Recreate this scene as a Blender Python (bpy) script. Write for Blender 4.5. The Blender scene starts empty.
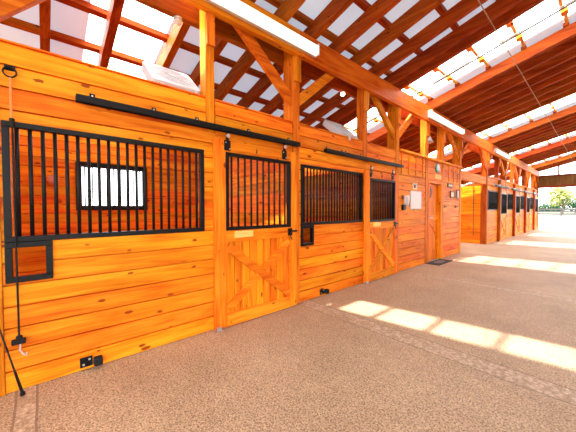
import bpy, bmesh, math, random
from mathutils import Vector, Matrix

random.seed(7)
C = bpy.context.scene.collection
R = math.radians

# ------------------------------------------------------------------ materials
def new_mat(name):
    m = bpy.data.materials.new(name)
    m.use_nodes = True
    nt = m.node_tree
    for n in list(nt.nodes):
        nt.nodes.remove(n)
    out = nt.nodes.new('ShaderNodeOutputMaterial')
    b = nt.nodes.new('ShaderNodeBsdfPrincipled')
    nt.links.new(b.outputs[0], out.inputs[0])
    return m, nt, b, out

def node(nt, kind, **kw):
    n = nt.nodes.new(kind)
    for k, v in kw.items():
        setattr(n, k, v)
    return n

def math_n(nt, op, a, b=None, clamp=False):
    n = nt.nodes.new('ShaderNodeMath')
    n.operation = op
    n.use_clamp = clamp
    for i, v in enumerate((a, b)):
        if v is None:
            continue
        if isinstance(v, (int, float)):
            n.inputs[i].default_value = v
        else:
            nt.links.new(v, n.inputs[i])
    return n.outputs[0]

def mix_c(nt, fac, a, b, blend='MIX'):
    n = nt.nodes.new('ShaderNodeMix')
    n.data_type = 'RGBA'
    n.blend_type = blend
    for i, v in ((0, fac), (6, a), (7, b)):
        if isinstance(v, (int, float)):
            n.inputs[i].default_value = v
        elif isinstance(v, tuple):
            n.inputs[i].default_value = (*v, 1) if len(v) == 3 else v
        else:
            nt.links.new(v, n.inputs[i])
    return n.outputs[2]

def wood(name, axis, light, mid, dark, knot, rough=0.46, knots=1.0, coat=0.0, vary=0.35):
    m, nt, b, out = new_mat(name)
    L = nt.links
    tc = node(nt, 'ShaderNodeTexCoord')
    geo = node(nt, 'ShaderNodeNewGeometry')
    oi = node(nt, 'ShaderNodeObjectInfo')
    rnd = math_n(nt, 'ADD', geo.outputs['Random Per Island'], oi.outputs['Random'])
    cmb = node(nt, 'ShaderNodeCombineXYZ')
    for i, s in enumerate((37.0, 53.0, 19.0)):
        L.new(math_n(nt, 'MULTIPLY', rnd, s), cmb.inputs[i])
    add = node(nt, 'ShaderNodeVectorMath', operation='ADD')
    L.new(tc.outputs['Object'], add.inputs[0])
    L.new(cmb.outputs[0], add.inputs[1])
    def scaled(along, across, thin=None):
        s = [across] * 3
        if thin is not None:
            s[0 if axis != 'X' else 1] = thin
        s['XYZ'.index(axis)] = along
        v = node(nt, 'ShaderNodeVectorMath', operation='MULTIPLY')
        L.new(add.outputs[0], v.inputs[0])
        v.inputs[1].default_value = s
        return v.outputs[0]
    n1 = node(nt, 'ShaderNodeTexNoise')
    L.new(scaled(0.9, 14.0), n1.inputs['Vector'])
    n1.inputs['Scale'].default_value = 1.6
    n1.inputs['Detail'].default_value = 5
    n1.inputs['Roughness'].default_value = 0.62
    n1.inputs['Distortion'].default_value = 0.6
    n2 = node(nt, 'ShaderNodeTexNoise')
    L.new(scaled(1.0, 3.0), n2.inputs['Vector'])
    n2.inputs['Scale'].default_value = 1.2
    n2.inputs['Detail'].default_value = 2
    g = math_n(nt, 'ADD', math_n(nt, 'MULTIPLY', n1.outputs[0], 0.65), math_n(nt, 'MULTIPLY', n2.outputs[0], 0.35))
    ramp = node(nt, 'ShaderNodeValToRGB')
    e = ramp.color_ramp.elements
    e[0].position, e[0].color = 0.36, (*dark, 1)
    e[1].position, e[1].color = 0.62, (*light, 1)
    k = e.new(0.49)
    k.color = (*mid, 1)
    L.new(g, ramp.inputs[0])
    # board-to-board difference
    hv = node(nt, 'ShaderNodeHueSaturation')
    L.new(ramp.outputs[0], hv.inputs['Color'])
    r2 = math_n(nt, 'FRACT', math_n(nt, 'MULTIPLY', rnd, 7.31))
    L.new(math_n(nt, 'ADD', math_n(nt, 'MULTIPLY', r2, vary), 1.0 - vary * 0.5), hv.inputs['Value'])
    r3 = math_n(nt, 'FRACT', math_n(nt, 'MULTIPLY', rnd, 13.7))
    L.new(math_n(nt, 'ADD', math_n(nt, 'MULTIPLY', r3, 0.022), 0.489), hv.inputs['Hue'])
    # knots
    vo = node(nt, 'ShaderNodeTexVoronoi')
    vo.voronoi_dimensions = '2D'
    sp = node(nt, 'ShaderNodeSeparateXYZ')
    L.new(add.outputs[0], sp.inputs[0])
    ia = 'XYZ'.index(axis)
    o1, o2 = [j for j in range(3) if j != ia]
    kc = node(nt, 'ShaderNodeCombineXYZ')
    L.new(math_n(nt, 'MULTIPLY', sp.outputs[ia], 3.3), kc.inputs[0])
    L.new(math_n(nt, 'MULTIPLY', math_n(nt, 'ADD', sp.outputs[o1], sp.outputs[o2]), 7.5), kc.inputs[1])
    L.new(kc.outputs[0], vo.inputs['Vector'])
    vo.inputs['Scale'].default_value = 1.0
    nd = node(nt, 'ShaderNodeTexNoise')
    L.new(scaled(9.0, 22.0), nd.inputs['Vector'])
    dist = math_n(nt, 'ADD', vo.outputs['Distance'], math_n(nt, 'MULTIPLY', math_n(nt, 'SUBTRACT', nd.outputs[0], 0.5), 0.12))
    sep = node(nt, 'ShaderNodeSeparateColor')
    L.new(vo.outputs['Color'], sep.inputs[0])
    size = math_n(nt, 'MULTIPLY', math_n(nt, 'SUBTRACT', sep.outputs[0], 1.0 - 0.5 * knots, clamp=True), 0.29)
    km = node(nt, 'ShaderNodeMapRange')
    km.interpolation_type = 'SMOOTHSTEP'
    L.new(math_n(nt, 'SUBTRACT', dist, size), km.inputs['Value'])
    km.inputs['From Min'].default_value = -0.03
    km.inputs['From Max'].default_value = 0.03
    km.inputs['To Min'].default_value = 0.9
    km.inputs['To Max'].default_value = 0.0
    has = math_n(nt, 'GREATER_THAN', size, 0.012)
    kf = math_n(nt, 'MULTIPLY', km.outputs[0], has)
    col = mix_c(nt, kf, hv.outputs[0], knot)
    L.new(col, b.inputs['Base Color'])
    b.inputs['Roughness'].default_value = rough
    b.inputs['Coat Weight'].default_value = coat
    b.inputs['Specular IOR Level'].default_value = 0.09
    b.inputs['Coat Roughness'].default_value = 0.25
    bp = node(nt, 'ShaderNodeBump')
    bp.inputs['Strength'].default_value = 0.12
    bp.inputs['Distance'].default_value = 0.004
    L.new(n1.outputs[0], bp.inputs['Height'])
    L.new(bp.outputs[0], b.inputs['Normal'])
    return m

def plain(name, col, rough=0.5, metal=0.0, noise=0.12, scale=8.0, emit=None, estr=0.0):
    m, nt, b, out = new_mat(name)
    tc = node(nt, 'ShaderNodeTexCoord')
    n = node(nt, 'ShaderNodeTexNoise')
    n.inputs['Scale'].default_value = scale
    n.inputs['Detail'].default_value = 4
    nt.links.new(tc.outputs['Object'], n.inputs['Vector'])
    lo = tuple(max(0, c * (1 - noise)) for c in col)
    hi = tuple(min(1, c * (1 + noise)) for c in col)
    nt.links.new(mix_c(nt, n.outputs[0], lo, hi), b.inputs['Base Color'])
    b.inputs['Roughness'].default_value = rough
    b.inputs['Metallic'].default_value = metal
    if name.startswith('black'):
        b.inputs['Specular IOR Level'].default_value = 0.16
    if emit:
        b.inputs['Emission Color'].default_value = (*emit, 1)
        b.inputs['Emission Strength'].default_value = estr
    return m

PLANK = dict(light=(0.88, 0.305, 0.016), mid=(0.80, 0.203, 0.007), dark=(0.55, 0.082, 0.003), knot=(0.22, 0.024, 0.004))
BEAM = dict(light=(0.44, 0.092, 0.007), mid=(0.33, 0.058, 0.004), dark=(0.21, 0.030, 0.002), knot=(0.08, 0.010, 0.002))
M = {}
for ax in 'XYZ':
    M['plank' + ax] = wood('varnished_pine_' + ax, ax, **PLANK)
    M['frame' + ax] = wood('post_timber_' + ax, ax, rough=0.5, knots=0.7, vary=0.2, light=(0.74, 0.235, 0.012), mid=(0.62, 0.155, 0.007), dark=(0.42, 0.075, 0.003), knot=(0.14, 0.016, 0.003))
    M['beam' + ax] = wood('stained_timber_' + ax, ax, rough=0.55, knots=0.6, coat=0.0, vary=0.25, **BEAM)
M['black'] = plain('black_powder_coat', (0.006, 0.006, 0.007), 0.42)
M['rubber'] = plain('black_rubber', (0.014, 0.013, 0.013), 0.8)
M['steel'] = plain('galvanized_steel', (0.62, 0.62, 0.64), 0.35, 0.9)
M['white'] = plain('white_plastic', (0.62, 0.62, 0.66), 0.45, noise=0.05)
M['grey_plastic'] = plain('pale_grey_plastic', (0.55, 0.56, 0.58), 0.5, noise=0.05)
M['paper'] = plain('white_board', (0.74, 0.73, 0.74), 0.5, noise=0.04)
M['tube'] = plain('lit_fluorescent_diffuser', (0.9, 0.9, 0.88), 0.4, noise=0.0, emit=(1.0, 0.95, 0.86), estr=0.4)
M['bulb'] = plain('lit_bulb_glass', (0.9, 0.85, 0.7), 0.3, noise=0.0, emit=(1.0, 0.88, 0.6), estr=3.0)
M['roofing'] = plain('white_faced_roof_sheet', (0.76, 0.86, 0.97), 0.7, noise=0.06, scale=2.0)
_nt = M['roofing'].node_tree          # translucency added to brighten the sheet: lets a little daylight through
_tl = _nt.nodes.new('ShaderNodeBsdfTranslucent')
_tl.inputs[0].default_value = (0.90, 0.95, 0.97, 1)
_mx = _nt.nodes.new('ShaderNodeMixShader')
_mx.inputs[0].default_value = 0.115
_out = [n for n in _nt.nodes if n.type == 'OUTPUT_MATERIAL'][0]
_pb = [n for n in _nt.nodes if n.type == 'BSDF_PRINCIPLED'][0]
_nt.links.new(_pb.outputs[0], _mx.inputs[1])
_nt.links.new(_tl.outputs[0], _mx.inputs[2])
_nt.links.new(_mx.outputs[0], _out.inputs[0])
M['rope'] = plain('orange_rope', (0.80, 0.23, 0.06), 0.8)
M['cord'] = plain('dark_cable', (0.03, 0.028, 0.026), 0.6)
M['pale_cord'] = plain('pale_cable', (0.42, 0.30, 0.22), 0.6)
M['pale_wood_and_glare'] = wood('pale_maple_and_glare', 'Y', (0.90, 0.56, 0.18), (0.86, 0.50, 0.14), (0.74, 0.40, 0.09), (0.5, 0.2, 0.05), knots=0.2)  # also put on the skylight purlins, where the paleness is painted glare
M['dark_wood'] = wood('dark_plaque_wood', 'Y', (0.22, 0.075, 0.02), (0.16, 0.05, 0.014), (0.09, 0.028, 0.008), (0.04, 0.01, 0.004), knots=0.2)
M['bronze'] = plain('dull_brass_plate', (0.36, 0.24, 0.10), 0.4, 0.6)
M['teal'] = plain('teal_enamel', (0.01, 0.32, 0.25), 0.35)
M['pink'] = plain('pink_enamel', (0.80, 0.52, 0.55), 0.4)
M['salt'] = plain('pink_salt', (0.62, 0.22, 0.13), 0.6)
M['mat'] = plain('charcoal_door_mat', (0.035, 0.033, 0.032), 0.95, noise=0.5, scale=60)
M['mat_motif'] = plain('grey_mat_print', (0.14, 0.13, 0.12), 0.95, noise=0.5, scale=60)
M['fence'] = plain('weathered_fence_board', (0.030, 0.026, 0.026), 0.8)
M['bark'] = plain('grey_brown_bark', (0.12, 0.08, 0.05), 0.9, noise=0.4)
M['header'] = wood('dark_header_boards', 'Z', (0.20, 0.105, 0.035), (0.15, 0.075, 0.024), (0.10, 0.048, 0.016), (0.05, 0.02, 0.01), knots=0.2, rough=0.6)
M['header_trim'] = wood('dark_red_header_trim', 'X', (0.20, 0.045, 0.015), (0.16, 0.035, 0.012), (0.10, 0.02, 0.008), (0.05, 0.02, 0.01), knots=0.2, rough=0.6)

def leaf_mat(name, a, b_):
    m, nt, b, out = new_mat(name)
    geo = node(nt, 'ShaderNodeNewGeometry')
    nt.links.new(mix_c(nt, geo.outputs['Random Per Island'], a, b_), b.inputs['Base Color'])
    b.inputs['Roughness'].default_value = 0.7
    b.inputs['Subsurface Weight'].default_value = 0.0
    tr = node(nt, 'ShaderNodeBsdfTranslucent')
    nt.links.new(mix_c(nt, geo.outputs['Random Per Island'], a, b_), tr.inputs[0])
    mx = node(nt, 'ShaderNodeMixShader')
    mx.inputs[0].default_value = 0.4
    nt.links.new(b.outputs[0], mx.inputs[1])
    nt.links.new(tr.outputs[0], mx.inputs[2])
    nt.links.new(mx.outputs[0], out.inputs[0])
    return m
M['leaf_light'] = leaf_mat('pale_green_leaves', (0.20, 0.25, 0.05), (0.34, 0.36, 0.13))
M['leaf_dark'] = leaf_mat('mid_green_leaves', (0.006, 0.035, 0.005), (0.016, 0.06, 0.012))

def skylight_mat():
    m, nt, b, out = new_mat('translucent_roof_sheet')
    nt.nodes.remove(b)
    tr = node(nt, 'ShaderNodeBsdfTransparent')
    tr.inputs[0].default_value = (0.97, 0.97, 0.97, 1)
    tl = node(nt, 'ShaderNodeBsdfTranslucent')
    tl.inputs[0].default_value = (0.95, 0.95, 0.95, 1)
    mx = node(nt, 'ShaderNodeMixShader')
    mx.inputs[0].default_value = 0.28
    nt.links.new(tr.outputs[0], mx.inputs[1])
    nt.links.new(tl.outputs[0], mx.inputs[2])
    nt.links.new(mx.outputs[0], out.inputs[0])
    return m
M['skylight'] = skylight_mat()

def floor_mat():
    m, nt, b, out = new_mat('speckled_concrete')
    L = nt.links
    tc = node(nt, 'ShaderNodeTexCoord')
    sx = node(nt, 'ShaderNodeSeparateXYZ')
    L.new(tc.outputs['Object'], sx.inputs[0])
    fine = node(nt, 'ShaderNodeTexNoise')
    fine.inputs['Scale'].default_value = 85
    fine.inputs['Detail'].default_value = 3
    fine.inputs['Roughness'].default_value = 0.8
    big = node(nt, 'ShaderNodeTexNoise')
    big.inputs['Scale'].default_value = 1.1
    big.inputs['Detail'].default_value = 6
    big.inputs['Roughness'].default_value = 0.65
    for n in (fine, big):
        L.new(tc.outputs['Object'], n.inputs['Vector'])
    r = node(nt, 'ShaderNodeValToRGB')
    e = r.color_ramp.elements
    e[0].position, e[0].color = 0.36, (0.15, 0.088, 0.048, 1)
    e[1].position, e[1].color = 0.64, (0.67, 0.475, 0.30, 1)
    spk = node(nt, 'ShaderNodeTexVoronoi')
    spk.inputs['Scale'].default_value = 105
    L.new(tc.outputs['Object'], spk.inputs['Vector'])
    sps = node(nt, 'ShaderNodeSeparateColor')
    L.new(spk.outputs['Color'], sps.inputs[0])
    spv = math_n(nt, 'ADD', math_n(nt, 'MULTIPLY', math_n(nt, 'SUBTRACT', sps.outputs[0], 0.5), 0.15), fine.outputs[0])
    L.new(spv, r.inputs[0])
    r2 = node(nt, 'ShaderNodeValToRGB')
    e = r2.color_ramp.elements
    e[0].position, e[0].color = 0.30, (0.74, 0.71, 0.68, 1)
    e[1].position, e[1].color = 0.66, (1.0, 1.0, 1.0, 1)
    L.new(big.outputs[0], r2.inputs[0])
    col = mix_c(nt, 1.0, r.outputs[0], r2.outputs[0], 'MULTIPLY')
    # stamped strips running across the aisle
    wob = node(nt, 'ShaderNodeTexNoise')
    wob.inputs['Scale'].default_value = 3
    L.new(tc.outputs['Object'], wob.inputs['Vector'])
    y = math_n(nt, 'ADD', sx.outputs[1], math_n(nt, 'MULTIPLY', math_n(nt, 'SUBTRACT', wob.outputs[0], 0.5), 0.02))
    peb = node(nt, 'ShaderNodeTexVoronoi')
    peb.inputs['Scale'].default_value = 26
    L.new(tc.outputs['Object'], peb.inputs['Vector'])
    pr = node(nt, 'ShaderNodeValToRGB')
    e = pr.color_ramp.elements
    e[0].position, e[0].color = 0.15, (0.78, 0.62, 0.46, 1)
    e[1].position, e[1].color = 0.62, (0.30, 0.20, 0.13, 1)
    L.new(peb.outputs['Distance'], pr.inputs[0])
    bump = math_n(nt, 'MULTIPLY', fine.outputs[0], 0.1)
    for c, w in ((2.92, 0.11), (5.99, 0.085), (9.1, 0.10), (-0.115, 0.05)):
        f = math_n(nt, 'LESS_THAN', math_n(nt, 'ABSOLUTE', math_n(nt, 'SUBTRACT', y, c)), w)
        col = mix_c(nt, math_n(nt, 'MULTIPLY', f, 0.42), col, pr.outputs[0])
        for s in (-1, 1):
            g = math_n(nt, 'LESS_THAN', math_n(nt, 'ABSOLUTE', math_n(nt, 'SUBTRACT', y, c + s * (w + 0.008))), 0.007)
            col = mix_c(nt, math_n(nt, 'MULTIPLY', g, 0.75), col, (0.16, 0.10, 0.065))
            bump = math_n(nt, 'SUBTRACT', bump, math_n(nt, 'MULTIPLY', g, 1.2))
    L.new(col, b.inputs['Base Color'])
    b.inputs['Roughness'].default_value = 0.62
    bp = node(nt, 'ShaderNodeBump')
    bp.inputs['Strength'].default_value = 0.12
    bp.inputs['Distance'].default_value = 0.008
    L.new(bump, bp.inputs['Height'])
    L.new(bp.outputs[0], b.inputs['Normal'])
    return m
M['floor'] = floor_mat()

def grass_mat():
    m, nt, b, out = new_mat('dry_grass')
    tc = node(nt, 'ShaderNodeTexCoord')
    n = node(nt, 'ShaderNodeTexNoise')
    n.inputs['Scale'].default_value = 0.35
    n.inputs['Detail'].default_value = 8
    nt.links.new(tc.outputs['Object'], n.inputs['Vector'])
    nt.links.new(mix_c(nt, n.outputs[0], (0.052, 0.058, 0.030), (0.072, 0.074, 0.045)), b.inputs['Base Color'])
    b.inputs['Roughness'].default_value = 0.9
    return m
M['grass'] = grass_mat()

# ------------------------------------------------------------------ mesh helpers
class MB:
    """collects shapes given in world coordinates, then links them as ONE mesh object"""
    def __init__(self):
        self.v, self.f = [], []
    def box(self, x0, x1, y0, y1, z0, z1):
        return self.hexa([(x0, y0, z0), (x1, y0, z0), (x1, y1, z0), (x0, y1, z0), (x0, y0, z1), (x1, y0, z1), (x1, y1, z1), (x0, y1, z1)])
    def hexa(self, p):
        n = len(self.v)
        self.v += [tuple(q) for q in p]
        self.f += [tuple(n + i for i in q) for q in ((3, 2, 1, 0), (4, 5, 6, 7), (0, 1, 5, 4), (1, 2, 6, 5), (2, 3, 7, 6), (3, 0, 4, 7))]
        return self
    def bar(self, p0, p1, w, h, up=(0, 0, 1)):
        """rectangular bar from p0 to p1; w sideways, h along up"""
        p0, p1 = Vector(p0), Vector(p1)
        d = (p1 - p0).normalized()
        s = d.cross(Vector(up)).normalized()
        u = s.cross(d).normalized()
        a, b = s * (w / 2), u * (h / 2)
        return self.hexa([p0 - a - b, p0 + a - b, p1 + a - b, p1 - a - b, p0 - a + b, p0 + a + b, p1 + a + b, p1 - a + b])
    def tube(self, pts, r, n=8, closed=False):
        pts = [Vector(p) for p in pts]
        m = len(pts)
        base = len(self.v)
        ref = None
        for i, p in enumerate(pts):
            if closed:
                d = (pts[(i + 1) % m] - pts[i - 1]).normalized()
            else:
                d = (pts[min(i + 1, m - 1)] - pts[max(i - 1, 0)]).normalized()
            if ref is None:
                ref = Vector((0, 0, 1)) if abs(d.z) < 0.9 else Vector((1, 0, 0))
            s = d.cross(ref).normalized()
            u = s.cross(d).normalized()
            ref = u
            rr = r[i] if isinstance(r, (list, tuple)) else r
            for k in range(n):
                a = 2 * math.pi * k / n
                self.v.append(tuple(p + s * (rr * math.cos(a)) + u * (rr * math.sin(a))))
        for i in range(m if closed else m - 1):
            j = (i + 1) % m
            for k in range(n):
                l = (k + 1) % n
                self.f.append((base + i * n + k, base + i * n + l, base + j * n + l, base + j * n + k))
        if not closed:
            self.f.append(tuple(base + k for k in reversed(range(n))))
            self.f.append(tuple(base + (m - 1) * n + k for k in range(n)))
        return self
    def poly_prism(self, pts, d):
        """extrude a planar polygon by the vector d"""
        n = len(self.v)
        k = len(pts)
        self.v += [tuple(p) for p in pts] + [tuple(Vector(p) + Vector(d)) for p in pts]
        self.f.append(tuple(n + i for i in reversed(range(k))))
        self.f.append(tuple(n + k + i for i in range(k)))
        for i in range(k):
            j = (i + 1) % k
            self.f.append((n + i, n + j, n + k + j, n + k + i))
        return self
    def build(self, name, mat, parent=None, origin=None, bevel=0.0, smooth=False):
        if parent is not None:
            o0 = Vector(parent['_o'])
        elif origin is not None:
            o0 = Vector(origin)
        else:
            xs = [[p[i] for p in self.v] for i in range(3)]
            o0 = Vector(((min(xs[0]) + max(xs[0])) / 2, (min(xs[1]) + max(xs[1])) / 2, min(xs[2])))
        me = bpy.data.meshes.new(name)
        me.from_pydata([tuple(Vector(p) - o0) for p in self.v], [], self.f)
        bm = bmesh.new()
        bm.from_mesh(me)
        bmesh.ops.recalc_face_normals(bm, faces=bm.faces)
        bm.to_mesh(me)
        bm.free()
        me.materials.append(mat)
        if smooth:
            for p in me.polygons:
                p.use_smooth = True
        o = bpy.data.objects.new(name, me)
        C.objects.link(o)
        if parent is not None:
            o.parent = parent
            o['_o'] = parent['_o']
        else:
            o.location = o0
            o['_o'] = tuple(o0)
        if bevel:
            b = o.modifiers.new('bevel', 'BEVEL')
            b.width = bevel
            b.segments = 2
            b.limit_method = 'ANGLE'
        return o

def thing(name, label, cat, loc, group=None):
    o = bpy.data.objects.new(name, None)
    C.objects.link(o)
    o.location = loc
    o['_o'] = tuple(loc)
    return tag(o, label, cat, group)

def tag(o, label, cat, group=None, kind='thing'):
    o['label'] = label
    o['category'] = cat
    o['kind'] = kind
    if group:
        o['group'] = group
    return o

def struct(name, mb, mat, bevel=0.0):
    o = mb.build(name, mat, bevel=bevel)
    o['kind'] = 'structure'
    return o

ORD = ['first', 'second', 'third', 'fourth', 'fifth', 'sixth', 'seventh', 'eighth', 'ninth', 'tenth', 'eleventh', 'twelfth', 'thirteenth', 'fourteenth', 'fifteenth']

# ------------------------------------------------------------------ plan of the barn (metres; camera stands at x=0, y=0)
XW = -2.95            # face of the stall fronts
XB = -6.50            # back wall
S = 0.28              # roof slope
RIDGE = 0.30
YA, YE = -5.0, 25.7   # ends of the barn
def zr(x):            # underside of the rafters
    return 3.92 + S * (x - XW)
RD, PD = 0.225, 0.07   # rafter and purlin depth
SKY = [(0.46, 1.38), (5.80, 7.42), (11.15, 13.15), (16.30, 18.40), (21.30, 23.60)]
SKYN = ['near', 'second', 'third', 'fourth', 'farthest']

# ------------------------------------------------------------------ floor and ground
struct('floor', MB().box(-6.6, 5.2, YA, YE + 0.3, -0.12, 0.0), M['floor']).location = (0, 0, 0)
f = bpy.data.objects['floor']
for v in f.data.vertices:      # keep the floor's own coordinates equal to the plan
    v.co += Vector(f['_o'])
struct('ground', MB().box(-220, 220, -60, 420, -0.6, -0.14), M['grass'])

# ------------------------------------------------------------------ plank walls
def planks(mb, a0, a1, z0, z1, holes=(), face=XW, depth=0.042, pitch=0.165, along='y', back=True, gap=0.014, base=None):
    """horizontal boards between a0..a1 (along y or x), with rectangular holes (a0,a1,z0,z1)"""
    def bx(p0, p1, q0, q1, d0, d1):
        if p1 - p0 < 0.004 or q1 - q0 < 0.004:
            return
        if along == 'y':
            mb.box(d0, d1, p0, p1, q0, q1)
        else:
            mb.box(p0, p1, d0, d1, q0, q1)
    d_front = (face - depth, face) if along == 'y' else (face, face + depth)
    d_back = (face - depth - 0.006, face - 0.034) if along == 'y' else (face + 0.034, face + depth + 0.006)
    base = z0 if base is None else base
    cuts = sorted({z0, z1} | {h[2] for h in holes if z0 < h[2] < z1} | {h[3] for h in holes if z0 < h[3] < z1})
    k = 0
    rows = []
    while base + k * pitch < z1:
        rows.append((base + k * pitch, base + (k + 1) * pitch))
        k += 1
    def free(q):
        iv = [(a0, a1)]
        for h in holes:
            if h[2] < q < h[3]:
                nv = []
                for p0, p1 in iv:
                    if h[0] > p0:
                        nv.append((p0, min(p1, h[0])))
                    if h[1] < p1:
                        nv.append((max(p0, h[1]), p1))
                iv = [i for i in nv if i[1] - i[0] > 0.004]
        return iv
    for r0, r1 in rows:
        seg = sorted({max(r0, z0), min(r1, z1)} | {c for c in cuts if r0 < c < r1})
        for q0, q1 in zip(seg, seg[1:]):
            for p0, p1 in free((q0 + q1) / 2):
                bx(p0, p1, q0 + (gap / 2 if q0 == r0 else 0), q1 - (gap / 2 if q1 == r1 else 0), *d_front)
    if back:
        for q0, q1 in zip(cuts, cuts[1:]):
            for p0, p1 in free((q0 + q1) / 2):
                bx(p0, p1, q0, q1, *d_back)
    return mb

# stall partition lines and posts
BLOCK1 = [(-0.385, -0.235), (1.385, 1.485), (2.70, 2.83), (4.47, 4.60), (5.71, 5.84), (7.24, 7.38), (8.32, 8.46), (9.77, 9.91)]
BLOCK2 = [(12.90, 13.04), (14.62, 14.76), (16.00, 16.14), (17.72, 17.86), (19.10, 19.24), (20.82, 20.96), (22.20, 22.34), (23.92, 24.06), (25.50, 25.66)]
POSTN = ['at the near edge of the first stall', 'left of the first sliding door', 'right of the first sliding door',
         'left of the second sliding door', 'right of the second sliding door', 'left of the tack room doorway', 'right of the tack room doorway', 'at the far corner of the tack room wall',
         'at the near corner of the far stall row', 'after the first grille of the far stall row', 'after the first door of the far stall row',
         'after the second grille of the far stall row', 'after the second door of the far stall row', 'after the third grille of the far stall row',
         'after the third door of the far stall row', 'after the last grille of the far stall row', 'at the far end of the stall rows']
BRACED = {0, 2, 4, 7, 8, 10, 12, 14, 16}
ZB0, ZB1 = 3.57, 3.92   # girder
for i, (y0, y1) in enumerate(BLOCK1 + BLOCK2):
    far = i >= len(BLOCK1)
    proud = 0.10 if far and i not in BRACED else 0.012
    t = thing('timber_post', 'square brown timber post ' + POSTN[i], 'post', (XW - 0.07, (y0 + y1) / 2, 0), 'posts along the stall fronts')
    xb = XW - (0.20 if i in BRACED else 0.14)
    fm = M['beamZ'] if far else M['frameZ']
    if i in (1, 3):      # boards pass in front of these two below the door track
        sh = MB().box(xb, XW - 0.05, y0, y1, 0, 2.27).box(xb, XW + 0.012, y0, y1, 2.27, 3.855)
    else:
        sh = MB().box(xb, XW + (0.012 if not far else 0.0), y0, y1, 0, 3.855)
    sh.build('shaft', fm, t, bevel=0.004)
    MB().box(XW + 0.0125, XW + 0.052, y0 + 0.004, y1 - 0.004, 3.22, ZB0 - 0.001).build('bearing_block', M['frameZ'], t, bevel=0.004)
    if proud > 0.05:
        MB().box(XW + 0.001, XW + proud, y0, y1, 0, 2.62).build('facing_board', M['beamZ'], t, bevel=0.004)
    if i in BRACED:
        for s in (-1, 1):
            ya = y0 if s < 0 else y1
            side = 'near' if s < 0 else 'far'
            zl = 2.86 if i == 0 else 2.97
            b = MB().bar((XW - 0.055, ya - s * 0.05, zl - 0.04), (XW - 0.055, ya + s * (0.82 if i == 0 else 1.0), zl + (0.90 if i == 0 else 0.83)), 0.07, 0.11 if i == 0 else 0.135)
            # cut the ends flush with post and girder
            o = b.build('knee_brace', M['frameY'], bevel=0.004)
            bm = bmesh.new()
            bm.from_mesh(o.data)
            loc = o.location
            bmesh.ops.bisect_plane(bm, geom=bm.verts[:] + bm.edges[:] + bm.faces[:], plane_co=Vector((0, ya + s * 0.0004, 0)) - loc, plane_no=(0, -s, 0), clear_outer=True)
            bmesh.ops.bisect_plane(bm, geom=bm.verts[:] + bm.edges[:] + bm.faces[:], plane_co=Vector((0, 0, ZB0 + 0.16)) - loc, plane_no=(0, 0, 1), clear_outer=True)
            bmesh.ops.contextual_create(bm, geom=[])
            bmesh.ops.holes_fill(bm, edges=[e for e in bm.edges if e.is_boundary])
            bmesh.ops.recalc_face_normals(bm, faces=bm.faces)
            bm.to_mesh(o.data)
            bm.free()
            tag(o, f'diagonal knee brace, {side} side of post ' + POSTN[i], 'brace', 'knee braces under the girder')

# girders: a pair of timbers sandwiching the posts
splits = [YA, 2.765, 8.39, 13.97, 19.17, YE]
for k, (a, b) in enumerate(zip(splits, splits[1:])):
    o = MB().box(XW + 0.013, XW + 0.093, a + 0.003, b - 0.003, ZB0, ZB1).build('girder', M['frameY'], bevel=0.005)
    tag(o, f'long horizontal roof girder on the front of the posts, {ORD[k]} length from the near end', 'beam', 'front girders over the stall fronts')
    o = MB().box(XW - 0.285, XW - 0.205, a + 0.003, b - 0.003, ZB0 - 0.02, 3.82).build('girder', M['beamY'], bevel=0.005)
    tag(o, f'darker roof girder behind the posts, {ORD[k]} length from the near end', 'beam', 'rear girders over the stall fronts')
o = MB().box(XW - 0.14, XW - 0.02, 9.9105, 12.8995, 2.33, 2.62).build('lintel_beam', M['frameY'], bevel=0.005)
tag(o, 'horizontal timber spanning the gap between tack room and far stalls', 'beam')

# ------------------------------------------------------------------ stall fronts of the near block
FEED = 0.275
def grille_hole(y0, y1, feed=True):
    h = [(y0, y1, 1.15, 2.06)]
    if feed:
        h.append((y0, y0 + FEED, 0.84, 1.15))
    return h
def stall_wall(y0, y1, gy0, gy1, yp, feed=True):
    struct('wall_left', planks(MB(), y0, y1, 0, 2.66, grille_hole(gy0, gy1, feed) + [(yp, y1 + 1, 2.268, 3)]), M['plankY'])
stall_wall(-0.233, 1.498, -0.22, 1.355, 1.383)
stall_wall(2.832, 4.598, 2.86, 4.455, 4.468)
for y0, y1 in ((1.50, 2.698), (4.602, 5.708)):
    struct('wall_left', planks(MB(), y0, y1, 2.145, 2.66, base=1.98), M['plankY'])
# the wall carries on towards the camera's left, beyond the picture
struct('wall_left', planks(MB(), YA, -0.387, 0, 2.66), M['plankY'])
# tack room wall
struct('wall_left', planks(MB(), 5.842, 7.238, 0, 2.66), M['plankY'])
struct('wall_left', planks(MB(), 7.382, 8.318, 2.13, 2.66, base=1.98), M['plankY'])
struct('wall_left', planks(MB(), 8.462, 9.768, 0, 2.66), M['plankY'])
# battens and cap along the top of the tack room wall
mb = MB()
yb = 5.95
while yb < 9.75:
    if not any(p0 - 0.06 < yb < p1 + 0.03 for p0, p1 in BLOCK1 + [(7.75, 8.28)]):
        for k in range(3):
            mb.box(XW + 0.001, XW + 0.022, yb, yb + 0.05, 2.19 + 0.15 * k, 2.325 + 0.15 * k)
    yb += 0.36
struct('trim_1', mb, M['plankZ'])
struct('trim_2', MB().box(XW - 0.02, XW + 0.05, 5.85, 9.90, 2.662, 2.71), M['plankY'], bevel=0.004)

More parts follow.
